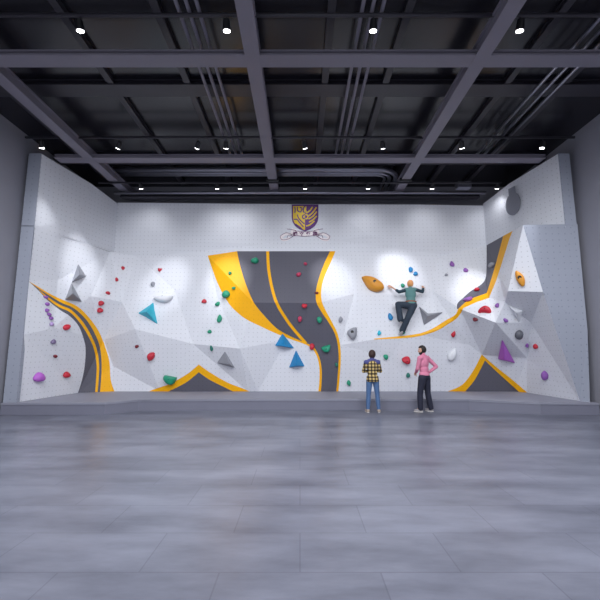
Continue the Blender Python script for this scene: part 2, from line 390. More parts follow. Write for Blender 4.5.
def end_panel(x0, x1, z0, z1, lab):
    b = bmesh.new(); vs = box(b, x0, x1, 9.69, 9.8, z0, z1)
    for v in vs: v.co -= WO
    o = obj('end_panel', b, ENDP, wall); facet_uv(o.data); o['label'] = lab
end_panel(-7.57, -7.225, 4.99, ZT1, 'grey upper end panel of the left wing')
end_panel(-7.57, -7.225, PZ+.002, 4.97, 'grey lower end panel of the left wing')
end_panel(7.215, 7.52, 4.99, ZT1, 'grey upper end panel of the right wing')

# ------------------------------------------------------------------ crest on the upper rear wall
GOLD = plain('crest_gold', (222, 186, 30), .5); PURP = plain('crest_purple', (92, 40, 118), .5); CREAM = plain('crest_ribbon', (246, 238, 238), .5); MAUVE = plain('crest_line', (104, 40, 100), .5)
CO = atY(305, 218, YU-.01)
crest = empty('crest', CO, 'gold and purple shield crest with ribbon scroll high on the rear wall', 'crest')
def flat(name, polys, mat, y0, th, parent=crest):
    b = bmesh.new()
    for P in polys:
        vs = [b.verts.new(atY(x, y, YU-y0)-CO) for x, y in P]
        try: f = b.faces.new(vs)
        except ValueError: continue
        r = bmesh.ops.extrude_face_region(b, geom=[f])
        for v in r['geom']:
            if isinstance(v, bmesh.types.BMVert): v.co.y -= th
    bmesh.ops.triangulate(b, faces=[f for f in b.faces if len(f.verts) > 4])
    return obj(name, b, mat, parent)
def stroke(c, w, n=4): 
    P = band(S(c, n), w); return P
half = [(305, 204.8), (318.3, 204.8), (318.3, 218), (317.4, 222), (314.8, 226), (310.5, 229.2), (305, 231.6)]
outl = half+[(610-x, y) for x, y in half[::-1][1:-1]]+[(291.7, 204.8)]
flat('border', [outl], PURP, .002, .025)
ins = lambda P, k=.9: [(305+(x-305)*k, 217.5+(y-217.5)*k) for x, y in P]
flat('gold_field', [ins([(305, 204.8), (305, 231.6)]+[(610-x, y) for x, y in half[::-1][1:]])], GOLD, .028, .004)
flat('purple_field', [ins(half)], PURP, .033, .004)
Lst = [[(294.8, 207), (295.2, 210), (294.8, 213)], [(297.4, 206.8), (297.6, 210.5), (300.5, 212), (302, 208.5), (299.8, 207.4)], [(304.5, 206), (303.2, 210), (304.3, 213)], [(304.8, 214.5), (302.5, 216), (303.2, 218.6), (304.8, 218)],
       [(297.5, 214.5), (298.5, 218), (301.5, 221.5), (304.5, 224)], [(294, 219.5), (297, 219.5), (300, 223), (303.5, 227)], [(295.5, 224), (299, 226.5), (302, 229)]]
Rst = [[(306, 206.5), (305.6, 210), (306.5, 213)], [(305.4, 214.5), (307.8, 215.5), (307.2, 218.5), (305.4, 218.6)], [(306.5, 213), (310, 210.5), (312.5, 206.8)], [(308.5, 216), (312.5, 212.8), (316.5, 207.2)], [(308.5, 219), (313, 216.2), (316.7, 211.5)], [(309, 222), (313, 219.8), (316.7, 216)], [(306, 226), (309.5, 225), (314.5, 221)]]
flat('bird_charge', [stroke(c, 1.15) for c in Lst], PURP, .033, .005)['label'] = 'purple bird strokes on the gold half'
flat('bird_charge', [stroke(c, 1.25) for c in Rst], GOLD, .0385, .004)['label'] = 'gold bird strokes on the purple half'
rib = S([(290.5, 232.8), (298, 233.7), (305, 234), (312, 233.7), (319.5, 232.8)])
rb = flat('ribbon', [band(rib, 4.8), stroke([(292, 229.5), (296, 231), (292.5, 234.5), (286, 234), (281, 237.5), (284, 240), (290, 238)], 2.6), stroke([(318, 229.5), (314, 231), (317.5, 234.5), (324, 234), (329, 237.5), (326, 240), (320, 238)], 2.6)], CREAM, .003, .012)
curl = [[(287, 229), (291, 229.5), (296, 231), (293, 234.6), (286.5, 232.8), (280.5, 236), (282, 239.6), (288, 239.2), (294, 235.6)], [(293, 236), (288.5, 235), (287, 238.4)]]
curl += [[(610-x, y) for x, y in c] for c in curl]
flat('ribbon_outline', [stroke(c, .45) for c in curl]+[stroke([(294, 235.2), (305, 236.4), (316, 235.2)], .45), stroke([(295, 230.9), (305, 231.8), (315, 230.9)], .45)], MAUVE, .016, .003, crest)
for ch, px in zip('博文約禮', (295, 301.6, 308.4, 315)):
    cu = bpy.data.curves.new('motto', 'FONT'); cu.body = ch; cu.size = .16; cu.extrude = .002; cu.offset = .006; cu.align_x = 'CENTER'
    to = bpy.data.objects.new('motto_tmp', cu); COL.objects.link(to)
    dg = bpy.context.evaluated_depsgraph_get(); me = bpy.data.meshes.new_from_object(to.evaluated_get(dg))
    COL.objects.unlink(to); bpy.data.objects.remove(to)
    me.materials.clear(); me.materials.append(MAUVE)
    p = atY(px, 235.6, YU-.019)-CO
    me.transform(Matrix.Translation(p) @ Matrix.Rotation(R(90), 4, 'X'))
    o = bpy.data.objects.new('motto_character', me); COL.objects.link(o); o.parent = rb

# ------------------------------------------------------------------ grey oval mark by the right wing, modelled as a disc with a tab
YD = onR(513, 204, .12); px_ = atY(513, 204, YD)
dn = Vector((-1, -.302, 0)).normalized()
disc = empty('oval_mark_disc', px_, 'flat grey disc modelled for an oval mark, with a short tab high on the right wing wall', 'disc')
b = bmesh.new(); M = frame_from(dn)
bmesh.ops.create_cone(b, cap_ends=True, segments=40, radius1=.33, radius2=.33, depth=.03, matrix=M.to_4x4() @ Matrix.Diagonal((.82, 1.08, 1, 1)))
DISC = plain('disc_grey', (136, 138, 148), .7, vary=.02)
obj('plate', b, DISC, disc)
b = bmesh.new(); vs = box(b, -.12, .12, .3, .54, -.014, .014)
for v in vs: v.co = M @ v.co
obj('tab', b, DISC, disc)

# ------------------------------------------------------------------ ceiling steel, pipes, lamps
def steel(name, x0, x1, y0, y1, z0, z1, label, mat=STEEL, cat='beam', group=None, flange=True):
    c = Vector(((x0+x1)/2, (y0+y1)/2, z0)); b = bmesh.new()
    if flange:
        alongx = (x1-x0) > (y1-y0)
        box(b, x0-c.x, x1-c.x, y0-c.y, y1-c.y, 0, .035); box(b, x0-c.x, x1-c.x, y0-c.y, y1-c.y, z1-z0-.035, z1-z0)
        if alongx: box(b, x0-c.x, x1-c.x, -(y1-y0)*.36, (y1-y0)*.36, .03, z1-z0-.03)
        else: box(b, -(x1-x0)*.36, (x1-x0)*.36, y0-c.y, y1-c.y, .03, z1-z0-.03)
    else: box(b, x0-c.x, x1-c.x, y0-c.y, y1-c.y, 0, z1-z0, .01)
    o = obj(name, b, mat); o.location = c; return tag(o, label, cat, group, 'structure' if ('beam' in name and 'clamp' not in name) or 'rib' in name else None)
ZBM = 7.02
for x, lab in ((-6.0, 'grey steel roof beam running front to back beside the left wing'), (-.88, 'grey steel roof beam running front to back just left of the crest'), (3.38, 'grey steel roof beam running front to back right of the crest')):
    steel('roof_beam', x-.14, x+.14, -6.9, 12.35, ZBM, ZBM+.24, lab, group='lengthwise roof beams')
for y, lab in ((9.98, 'wide grey cross beam over the front edge of the platform'), (6.3, 'grey cross beam one bay nearer than the one above the platform'), (2.7, 'grey cross beam nearest the viewer overhead')):
    steel('cross_beam', -6.95 if y > 9 else -7.6, 6.95 if y > 9 else 7.6, y-.15, y+.15, ZBM+.005, ZBM+.12, lab, group='cross beams of the roof')
steel('cross_beam', -6.2, 6.2, 12.14, 12.38, 6.86, 7.01, 'dark cross beam tight against the top of the rear wall', DARKST)
for x, y, lab in ((-.88, 11.2, 'dark clamp plate around the roof beam left of the crest'), (3.38, 11.2, 'dark clamp plate around the roof beam right of the crest')):
    steel('beam_clamp', x-.2, x+.2, y-.05, y+.05, ZBM-.03, ZBM+.06, lab, BLACK, 'clamp', flange=False)
# ribs under the deck, one object each
for i, x in enumerate((-6.7, -4.2, -2.5, .55, 1.9, 4.6, 5.9)):
    steel('ceiling_rib', x-.07, x+.07, -6.9, 12.6, 7.5, 7.615, 'slim dark rib under the ceiling deck, %s from the left' % ['first', 'second', 'third', 'fourth', 'fifth', 'sixth', 'seventh'][i], DARKST, 'rib', 'ribs under the ceiling deck')
for y, lab in ((10.9, 'broad dark ceiling panel rib between the platform beam and the rear wall'), (7.7, 'broad dark ceiling rib in the bay before the platform beam'), (4.4, 'broad dark ceiling rib in the nearest bay')):
    steel('ceiling_rib', -7.6, 7.6, y-.2, y+.2, 7.48, 7.615, lab, DARKST, 'rib')
def pipe(name, pts, r, mat, label, cat='pipe', group=None):
    c = Vector(pts[0]); b = bmesh.new(); tube(b, [Vector(p)-c for p in pts], r)
    o = obj(name, b, mat, smooth=True); o.location = c; return tag(o, label, cat, group)
def arc(c, r, a0, a1, n=8): return [(c[0]+r*math.cos(R(a0+(a1-a0)*k/n)), c[1]+r*math.sin(R(a0+(a1-a0)*k/n)), c[2]) for k in range(n+1)]
for k, (dy, r) in enumerate(((0, .085), (.22, .06), (.38, .045))):
    rr = .75-dy if dy else .75
    pipe('ceiling_pipe', [(-6.0, 11.2+dy, 7.38)]+arc((2.5, 11.2+.75, 7.38), rr, -90, 0)+[(2.5+rr, 12.8, 7.38)], r, GALV,
         ['outermost and thickest pipe of the bent bundle behind the platform beam', 'middle pipe of the bent bundle behind the platform beam', 'thinnest inner pipe of the bent bundle behind the platform beam'][k], group='bent pipe bundle')
pipe('ceiling_pipe', [(-6.3, 11.95, 6.93), (6.3, 11.95, 6.93)], .055, GALV, 'long straight pipe close above the top of the rear wall')
pipe('lamp_rail', [(-6.5, atZ(300, 188.5, 6.8).y-.02, 6.985), (6.5, atZ(300, 188.5, 6.8).y-.02, 6.985)], .028, DARKST, 'thin dark rail carrying the rear row of spotlights', 'rail')
pipe('lamp_rail', [(-7.3, atZ(300, 148, 6.98).y-.06, 7.245), (7.3, atZ(300, 148, 6.98).y-.06, 7.245)], .035, DARKST, 'thin dark rail carrying the row of spotlights before the platform', 'rail')
pipe('lamp_rail', [(-7.3, 5.6-.04, 7.257), (7.3, 5.6-.04, 7.257)], .035, DARKST, 'thin dark rail added for the nearest row of fill floodlights', 'rail')
pipe('lamp_rail', [(-7.3, 2.4-.04, 7.257), (7.3, 2.4-.04, 7.257)], .035, DARKST, 'thin dark rail added for the fill floodlights above the viewer', 'rail')
pipe('lamp_rail', [(-7.3, -.8-.04, 7.257), (7.3, -.8-.04, 7.257)], .035, DARKST, 'thin dark rail added for the fill floodlights behind the viewer', 'rail')
for nm, xs in (('left of the crest', (-2.05, -1.88, -1.71)), ('right of the crest', (1.05, 1.22, 1.39)), ('beside the right wing', (5.2, 5.42, 5.64))):
    for k, x in enumerate(xs):
        pipe('conduit', [(x, 2.0, 7.34), (x, 10.6, 7.34)], .035, GALV if nm[0] == 'b' else STEEL, '%s of three parallel lengthwise conduits %s' % (['leftmost', 'middle', 'rightmost'][k], nm), 'conduit', 'conduits '+nm)
bx_ = steel('junction_box', 5.2, 5.65, 11.55, 11.8, 6.95, 7.15, 'shiny metal box at the far end of the conduits beside the right wing', GALV, 'box', flange=False)

FILL_FLOOD, POOL, GRAZE = 235, .9, 22
def lamp(px, py, z, rail, label, tgt=None, power=300, cone=60, blend=.8, group='spotlights', loc=None, size=.06):
    p = Vector(loc) if loc else atZ(px, py, z)
    root = empty('spotlight', p, label, 'spotlight', group)
    t = Vector(tgt) if tgt else Vector((p.x, 12.3, 3.5))
    d = (t-p).normalized()
    b = bmesh.new(); cyl(b, -d*.17, d*0.0, .055, .068, 20); obj('lamp_can', b, BLACK, root, False)
    b = bmesh.new(); cyl(b, d*.001, d*.012, .058, .058, 20); obj('lens', b, LENS, root)
    b = bmesh.new(); cyl(b, -d*.12, (-d*.12)+Vector((0, 0, rail-p.z+d.z*.12)), .012, seg=8); obj('stem', b, DARKST, root)
    ld = bpy.data.lights.new('spot_light', 'SPOT'); lo = bpy.data.objects.new('spot_light', ld); COL.objects.link(lo)
    lo.location = p+d*.03; lo.rotation_euler = d.to_track_quat('-Z', 'Y').to_euler()
    ld.energy = power; ld.spot_size = R(cone); ld.spot_blend = blend; ld.shadow_soft_size = size; ld.color = (.93, .95, 1)
    return root
def wp(px, py): return surf(px, py)[0]
ordn = ['leftmost', 'second from left', 'third from left', 'fourth from left', 'fifth from left', 'sixth from left', 'seventh from left', 'rightmost']
row1 = [(42, 148, (60, 300), 220, 30), (118, 148, (80, 266), 420, 24), (197, 148, (166, 284), 420, 24), (226, 148, (228, 276), 500, 26), (305, 148, (331, 276), 420, 24), (383, 148, (398, 272), 460, 26), (462, 148, (474, 289), 420, 24), (542, 148, (512, 280), 300, 26)]
for i, (px, py, t, pw, cn) in enumerate(row1):
    lamp(px, py, 6.98, 7.21, 'black can spotlight, %s in the row before the platform beam' % ordn[i], wp(*t), pw*POOL, cn, 1., 'front row of spotlights')
row2 = [(217, 188.5, 6.8, None), (240, 188.5, 6.8, None), (305, 188.5, 6.8, None), (368, 188.5, 6.8, None), (432, 188.5, 6.8, None), (141, 188.5, 6.8, None), (497, 188.5, 6.8, None)]
o2 = ['second from left', 'third from left', 'fourth from left, above the crest', 'fifth from left', 'sixth from left', 'leftmost', 'rightmost']
for i, (px, py, z, t) in enumerate(row2):
    p = atZ(px, py, z)
    lamp(px, py, z, 6.955, 'small black spotlight near the rear wall, %s in its row' % o2[i], (p.x*1.02, 12.4, 5.2), GRAZE, 110, 1., 'rear row of spotlights')
for r, (y, nm) in enumerate(((5.6, 'nearest added overhead row'), (2.4, 'row of fill floodlights above the viewer'), (-.8, 'row of fill floodlights behind the viewer'))):
    for i in range(6):  # flood rows added for even ambient fill on floor and walls
        x = -6.2+i*2.48
        lamp(0, 0, 0, 7.22, 'added fill floodlight in a black can, %s in the %s' % (['leftmost', 'second from left', 'third from left', 'fourth from left', 'fifth from left', 'rightmost'][i], nm),
             (x*.97, y+1.6, 2.), FILL_FLOOD, 150, .6, nm, (x, y, 7.0), .12)

# ------------------------------------------------------------------ holds and volumes
HC = {'red': (196, 38, 58), 'maroon': (120, 30, 44), 'green': (34, 150, 116), 'dkgreen': (40, 118, 104), 'blue': (24, 132, 190), 'cyan': (40, 190, 214), 'purple': (146, 92, 174), 'violet': (178, 96, 196), 'lilac': (176, 150, 200), 'mauve': (122, 108, 142),
      'orange': (222, 150, 44), 'grey': (150, 152, 160), 'dkgrey': (96, 98, 106), 'white': (226, 228, 232), 'pink': (196, 60, 96)}
HM = {k: plain('hold_'+k, v, .5, vary=.05, scale=20) for k, v in HC.items()}
def hold_bm(w, h, dep, kind, seed):
    rnd = random.Random(seed); b = bmesh.new(); nu, nv = 24, 9
    ph = [rnd.uniform(0, 6.28) for _ in range(4)]; amp = [rnd.uniform(.04, .1) for _ in range(3)]
    rows = []
    for j in range(nv):
        v = j/(nv-1)*math.pi/2      # 0 = rim, 90 = top
        row = []
        for i in range(nu):
            a = 2*math.pi*i/nu
            rr = 1+amp[0]*math.cos(2*a+ph[0])+amp[1]*math.cos(3*a+ph[1])
            cx, cy = math.cos(a)*rr, math.sin(a)*rr
            z = math.sin(v)**.8; q = math.cos(v)**.75
            x, y = cx*q, cy*q
            y -= .28*z                                   # belly hangs low
            if kind == 'jug' and y > -.1: z *= 1-.35*min(1, (y+.1)*1.2)*(1-abs(x)*.5)
            if kind == 'crescent': y += .55*(x*x)-.25; z *= 1-.2*abs(x)
            if kind == 'pinch': x *= 1-.35*max(0, y); x += .18*y
            if kind == 'horn': x += .55*max(0, y)**2; x *= 1-.3*max(0, y)
            if kind == 'dish': y = min(y, .25+.04*x); z *= 1.0
            row.append(b.verts.new((x*w/2, y*h/2, z*dep+.002)))
        rows.append(row)
    for A, B in zip(rows, rows[1:]):
        for i in range(nu): b.faces.new((A[i], A[(i+1) % nu], B[(i+1) % nu], B[i]))
    b.faces.new(rows[0][::-1]); b.faces.new(rows[-1])
    bmesh.ops.remove_doubles(b, verts=b.verts[:], dist=1e-5)
    return b
def hold(col, px, py, w, h, kind, rot, label, group, bolt=None):
    p, n = surf(px, py); M = frame_from(n)
    m = (p-Vector((0, 0, EYE))).dot(Vector((0, ct, st)))/FPX
    vd = (p-Vector((0, 0, EYE))).normalized()
    fx = max(.62, abs((M @ Vector((1, 0, 0))).x)); fy = max(.75, (M @ Vector((0, 1, 0))).z)
    W, Hh = w*m/fx, h*m/fy
    root = bpy.data.objects.new('climbing_hold', None)
    b = hold_bm(W, Hh, min(W, Hh)*.62, kind, int(px*7+py*3))
    RM = (M @ Matrix.Rotation(R(rot), 3, 'Z')).to_4x4()
    big = w*h > 42
    bpy.data.objects.remove(root)
    if big:
        root = empty('climbing_hold', p, label, 'climbing hold', group); root.matrix_world = Matrix.Translation(p) @ RM
        obj('body', b, HM[col], root, True)
        bx, by = bolt if bolt else (0, -.12)
        b2 = bmesh.new(); r = .018 if not bolt else .05
        zt = min(W, Hh)*.62
        cyl(b2, (bx*W/2, by*Hh/2, zt*.6), (bx*W/2, by*Hh/2, zt*1.0), r, seg=14); obj('bolt_hole', b2, BLACK, root)
    else:
        o = obj('climbing_hold', b, HM[col], None, True); o.matrix_world = Matrix.Translation(p) @ RM; tag(o, label, 'climbing hold', group)
PC = 'purple chain under the tip of the left stripe'
HOLDS = [
 ('purple', 45.6, 297, 3, 3, 'blob', 0, 'tiny purple hold touching the tip of the left stripe, topmost of the purple chain', PC),
 ('purple', 47, 304, 3, 3.6, 'blob', 0, 'small purple hold, second from top in the chain under the left stripe tip', PC),
 ('purple', 46.6, 310.2, 3, 3.4, 'blob', 20, 'small purple hold, third from top in the chain under the left stripe tip', PC),
 ('purple', 48.7, 314.2, 3, 3.4, 'blob', 0, 'small purple hold, fourth from top in the chain under the left stripe tip', PC),
 ('purple', 50.7, 318, 3, 3.4, 'blob', 0, 'small purple hold, fifth from top in the chain under the left stripe tip', PC),
 ('lilac', 51.2, 324, 2.8, 4, 'pinch', 0, 'pale lilac hold at the lower end of the purple chain on the left wing', PC),
 ('mauve', 53, 341.5, 3.4, 4.2, 'blob', 0, 'greyish mauve hold below the purple chain on the left wing', 'left wing holds'),
 ('maroon', 55, 356, 2.8, 3, 'blob', 0, 'tiny dark maroon hold above and right of the big purple hold', 'left wing holds'),
 ('violet', 38.3, 377, 8, 8.6, 'blob', 0, 'big round purple hold low on the left wing', 'left wing holds'),
 ('red', 66.2, 327, 5, 5, 'jug', 20, 'red hold left of the charcoal stripe at mid height of the left wing', 'left wing holds'),
 ('red', 66.2, 374.5, 5, 5.4, 'blob', 0, 'red hold low on the left wing, right of the big purple hold', 'left wing holds'),
 ('red', 123, 268, 3.4, 3.6, 'jug', 30, 'topmost red hold of the slanting line right of the grey pyramids', 'slanting red line'),
 ('red', 116.7, 279.6, 3, 4.2, 'blob', 15, 'second red hold from top of the slanting line right of the grey pyramids', 'slanting red line'),
 ('red', 108, 293, 3.4, 3.6, 'jug', -30, 'third red hold from top of the slanting line right of the grey pyramids', 'slanting red line'),
 ('red', 101, 303, 5, 4, 'jug', 20, 'upper of two touching red holds at the end of the slanting line', 'slanting red line'),
 ('red', 100, 310, 4.6, 4.6, 'jug', 20, 'lower of two touching red holds at the end of the slanting line', 'slanting red line'),
 ('red', 160, 269.6, 4, 3.6, 'crescent', 0, 'small red hold above the white dish hold', 'rear wall holds'),
 ('grey', 153, 284, 4.4, 5, 'pinch', 25, 'small grey hold above the cyan pyramid', 'rear wall holds'),
 ('white', 164, 298, 18.5, 9, 'dish', 4, 'wide white dish-shaped hold right of the cyan pyramid', 'rear wall holds'),
 ('maroon', 137, 346, 4, 2.8, 'crescent', 0, 'small dark red hold under the dark facet right of the left stripe', 'rear wall holds'),
 ('red', 151.5, 355.8, 6.6, 8.8, 'pinch', -25, 'large red hold above the left orange peak', 'rear wall holds'),
 ('green', 171, 377.5, 13.5, 11, 'dish', -14, 'large green hold lying on the left slope of the left orange peak', 'rear wall holds'),
 ('red', 204.3, 301.2, 4.6, 4.4, 'blob', 0, 'red hold left of the yellow border of the central stripe', 'rear wall holds'),
 ('green', 255, 261, 7.4, 6.6, 'blob', 0, 'large green hold at top of the charcoal central stripe', 'green line by the yellow border'),
 ('green', 230, 273.3, 3.4, 3.8, 'blob', 0, 'small green hold on the yellow border, highest on the yellow', 'green line by the yellow border'),
 ('green', 234, 288, 3.4, 3.2, 'blob', 0, 'small green hold on the yellow border just above the large green hold', 'green line by the yellow border'),
 ('green', 226.3, 294.2, 8, 7.6, 'blob', 20, 'large green hold overlapping the left edge of the yellow border', 'green line by the yellow border'),
 ('green', 217.8, 304, 4.6, 4.8, 'jug', 0, 'green hold just below left of the yellow border', 'green line by the yellow border'),
 ('green', 219.8, 318.6, 5.2, 7.8, 'pinch', 15, 'tall green hold on the white facet below the yellow border', 'green line by the yellow border'),
 ('green', 209.8, 331.6, 4, 4, 'jug', 0, 'green hold on white facet above the ridge left of the grey pyramid', 'green line by the yellow border'),
 ('dkgreen', 211.6, 348, 3, 5, 'blob', 0, 'lowest dark green hold just under the ridge above the grey pyramid', 'green line by the yellow border'),
 ('pink', 305.3, 264, 3.4, 3.4, 'blob', 0, 'topmost pinkish red hold on the charcoal central stripe', 'red holds on the central stripe'),
 ('pink', 298.7, 274.6, 4.8, 4.8, 'jug', 0, 'second pinkish red hold from top on the charcoal central stripe', 'red holds on the central stripe'),
 ('maroon', 316.6, 293, 4, 2.6, 'blob', 0, 'dark maroon hold at the right yellow border of the central stripe', 'red holds on the central stripe'),
 ('red', 304.3, 305.6, 5, 4.2, 'jug', 10, 'red hold right under the fold across the central stripe', 'red holds on the central stripe'),
 ('pink', 299.8, 318.8, 4.4, 5, 'blob', 0, 'pinkish red hold in the middle of the lower central stripe', 'red holds on the central stripe'),
 ('red', 312, 346.4, 5.6, 5.6, 'blob', 0, 'red hold where the thin orange lines meet on the central stripe', 'red holds on the central stripe'),
 ('green', 319.5, 319.5, 5.4, 5.6, 'blob', 0, 'green hold near the right border of the lower central stripe', 'green holds on the central stripe'),
 ('green', 326, 348, 9.4, 6.4, 'crescent', 28, 'crescent-shaped green hold low on the central stripe', 'green holds on the central stripe'),
 ('dkgreen', 336.4, 364.6, 3, 4, 'blob', 0, 'dark green hold at the right edge of the central stripe near its foot', 'green holds on the central stripe'),
 ('green', 348.7, 382.6, 4, 5.4, 'pinch', 15, 'green hold near the platform right of the central stripe', 'holds right of the central stripe'),
 ('grey', 340.4, 319.2, 4.4, 5.6, 'pinch', 0, 'small pale grey hold right of the central stripe above the horned grey hold', 'holds right of the central stripe'),
 ('orange', 371.8, 284, 13.5, 22, 'pinch', 62, 'huge orange hold with a dark bolt hole left of the climber', 'orange holds', (0.06, -.1)),
 ('grey', 352.4, 332.8, 9.6, 12.6, 'horn', -12, 'horned grey hold with a dark bolt hole above the man in plaid', 'holds right of the central stripe', (-.1, .05)),
 ('cyan', 379.2, 332.8, 4, 4.8, 'pinch', 0, 'small cyan hold below left of the climber, near the start of the orange ribbon', 'blue holds around the climber'),
 ('blue', 390.2, 316.8, 5, 6.8, 'blob', 0, 'blue hold left of the climber\'s lower legs', 'blue holds around the climber'),
 ('blue', 410.6, 269.6, 4, 6, 'blob', 0, 'left of two blue holds above the climber\'s head', 'blue holds around the climber'),
 ('blue', 415.4, 273.8, 4.2, 4.6, 'blob', 0, 'right of two blue holds above the climber\'s head', 'blue holds around the climber'),
 ('green', 402.6, 285.6, 4.2, 4, 'blob', 0, 'small green hold beside the climber\'s head on the left', 'green holds around the climber'),
 ('green', 402.4, 332.6, 5, 3.6, 'jug', 0, 'green foothold under the climber\'s lower shoe', 'green holds around the climber'),
 ('green', 385.8, 356.6, 4.6, 4.8, 'blob', 0, 'green hold between the man in plaid and the large red hold', 'holds between the two men'),
 ('dkgreen', 408, 375, 3.6, 5, 'blob', 0, 'dark green hold below the large red hold between the two men', 'holds between the two men'),
 ('red', 406.3, 359.8, 8.2, 7, 'jug', 0, 'large red hold on the wall between the two men', 'holds between the two men'),
 ('red', 453.4, 333.8, 4, 5.2, 'pinch', 0, 'red hold below the orange ribbon above the white hold', 'holds below the orange ribbon'),
 ('white', 452.2, 354, 7.4, 13, 'pinch', -15, 'tall white hold right of the man in the pink shirt', 'holds below the orange ribbon'),
 ('grey', 446.3, 275, 3, 3, 'blob', 0, 'tiny pale grey hold left of the two purple holds on upper right', 'upper right holds'),
 ('purple', 451.8, 264.2, 4.2, 6.2, 'pinch', 10, 'left of two purple holds on the bright upper right facet', 'upper right holds'),
 ('purple', 465.5, 270.4, 4.2, 5, 'blob', 0, 'right of two purple holds on the bright upper right facet', 'upper right holds'),
 ('red', 476.7, 289.6, 4.6, 4, 'jug', 0, 'small red hold on the upper edge of the charcoal band at right', 'holds on the right band'),
 ('purple', 468.2, 299.4, 8.2, 4.8, 'jug', 10, 'wide purple hold across the charcoal band and orange ribbon at right', 'holds on the right band'),
 ('grey', 492.6, 265, 5.4, 5.4, 'blob', 0, 'grey round hold on the steep charcoal band at right', 'holds on the right band'),
 ('red', 485.2, 311, 9.8, 6.2, 'crescent', 180, 'big red hold on the bright facet under the orange ribbon', 'holds under the right band'),
 ('purple', 497.3, 305.6, 2.8, 4.4, 'blob', 0, 'small purple hold on the facet edge right of the big red hold', 'holds under the right band'),
 ('maroon', 475.5, 319, 3.2, 3.2, 'blob', 0, 'small dark red hold below left of the big red hold', 'holds under the right band'),
 ('purple', 505.2, 320.2, 5, 4, 'blob', -20, 'purple hold left of the pale pyramid on the right wing', 'right wing holds'),
 ('orange', 519.8, 278, 6.6, 15.5, 'pinch', 24, 'tall orange hold with bolt hole on the white facet of the right wing', 'orange holds', (0, .08)),
 ('dkgrey', 517.6, 334, 9, 7, 'pinch', 60, 'dark grey rocky hold above right of the purple pyramid', 'right wing holds'),
 ('purple', 526.6, 345.2, 3.2, 3.6, 'blob', 0, 'small purple hold below the dark grey hold on the right wing', 'right wing holds'),
 ('red', 536.2, 346.2, 3.4, 4.6, 'blob', 0, 'small red hold alone on the lower right wing', 'right wing holds'),
 ('purple', 545.8, 375, 4.6, 8, 'pinch', 15, 'lowest purple hold near the foot of the right wing', 'right wing holds'),
]
for h in HOLDS: hold(*h)

def volume(col, pts, peak, prot, label, group='pyramid volumes'):
    base = [surf(*p) for p in pts]
    n = sum((b_[1] for b_ in base), Vector()).normalized()
    bp = [b_[0]+n*.003 for b_ in base]
    d = ray(*peak); o = Vector((0, 0, EYE)); q = surf(*peak)[0]; k = (q-o).length
    pk = o+(q-o)*((k-prot)/k)
    c = sum(bp, Vector())/len(bp)
    b = bmesh.new(); vs = [b.verts.new(p-c) for p in bp]; a = b.verts.new(pk-c); m = len(vs)
    for i in range(m): b.faces.new((vs[i], vs[(i+1) % m], a))
    b.faces.new(vs[::-1])
    bmesh.ops.recalc_face_normals(b, faces=b.faces[:])
    bmesh.ops.bevel(b, geom=[e for e in a.link_edges], offset=.012, segments=2, affect='EDGES')
    o = obj('pyramid_volume', b, HM[col]); o.location = c; tag(o, label, 'climbing volume', group)
volume('grey', [(78.2, 264), (71.6, 282.6), (86.2, 276.6)], (79.6, 274.8), .5, 'upper of two grey pyramids stacked above the left stripe')
volume('grey', [(71.4, 282.8), (65, 299.8), (81.8, 301.8)], (73, 293.5), .6, 'lower of two grey pyramids stacked above the left stripe')
volume('cyan', [(153.6, 302.4), (138, 313.2), (157.6, 324.2)], (146.8, 312), .45, 'bright cyan pyramid left of the white dish hold')
volume('grey', [(225, 351.2), (217, 363), (235, 368)], (229, 364.2), .3, 'grey pyramid above the right slope of the left orange peak')
volume('blue', [(282.5, 333.4), (274.8, 345.6), (294.2, 348.4)], (283.5, 346.2), .32, 'upper left of two blue pyramids beside the central stripe')
volume('blue', [(296, 350), (289, 367.6), (304.6, 366.2)], (297, 365.6), .32, 'lower right of two blue pyramids beside the central stripe')
volume('grey', [(419, 306.2), (428, 313.6), (443.2, 312.2), (424, 325.2)], (427.2, 316.2), .3, 'grey star-like pyramid right of the climber\'s legs')
volume('white', [(508, 305), (522.8, 311), (519, 322.4)], (516, 312.5), .3, 'pale pyramid with grey underside on the right wing')
volume('violet', [(502, 339), (498, 359.2), (515.2, 363.2)], (505, 360), .32, 'purple pyramid above the right orange peak')

# ------------------------------------------------------------------ people
SKIN = plain('skin', (206, 158, 132), .55, vary=.03); HAIRB = plain('brown_hair', (58, 38, 32), .6, vary=.2, scale=60); HAIRK = plain('dark_hair', (34, 26, 26), .6, vary=.2, scale=60); HAIRR = plain('ginger_blond_hair', (222, 156, 98), .6, vary=.2, scale=60)
DENIM = plain('blue_denim', (80, 110, 152), .8, vary=.18, scale=30); NAVY = plain('navy_cloth', (36, 38, 56), .8, vary=.1, scale=20); PINK = plain('pink_cotton', (216, 132, 160), .8, vary=.06, scale=20)
TEAL = plain('teal_cloth', (92, 136, 134), .8, vary=.1, scale=20); DTEAL = plain('dark_teal_cloth', (40, 62, 74), .8, vary=.1, scale=20); DSLATE = plain('slate_cloth', (44, 56, 70), .8, vary=.12, scale=20)
YOKE = plain('blue_yoke', (72, 76, 130), .8, vary=.1, scale=20); SHOEB = plain('beige_shoe', (176, 160, 148), .6); SHOEG = plain('grey_shoe', (150, 146, 150), .6); SHOEGR = plain('green_shoe', (40, 120, 96), .6); SOLE = plain('pale_sole', (214, 210, 206), .6)
EYEW = plain('eye_white', (236, 234, 230), .3, vary=0); LIP = plain('lips', (160, 92, 86), .5, vary=0); BELT = plain('tan_belt', (150, 84, 54), .5)
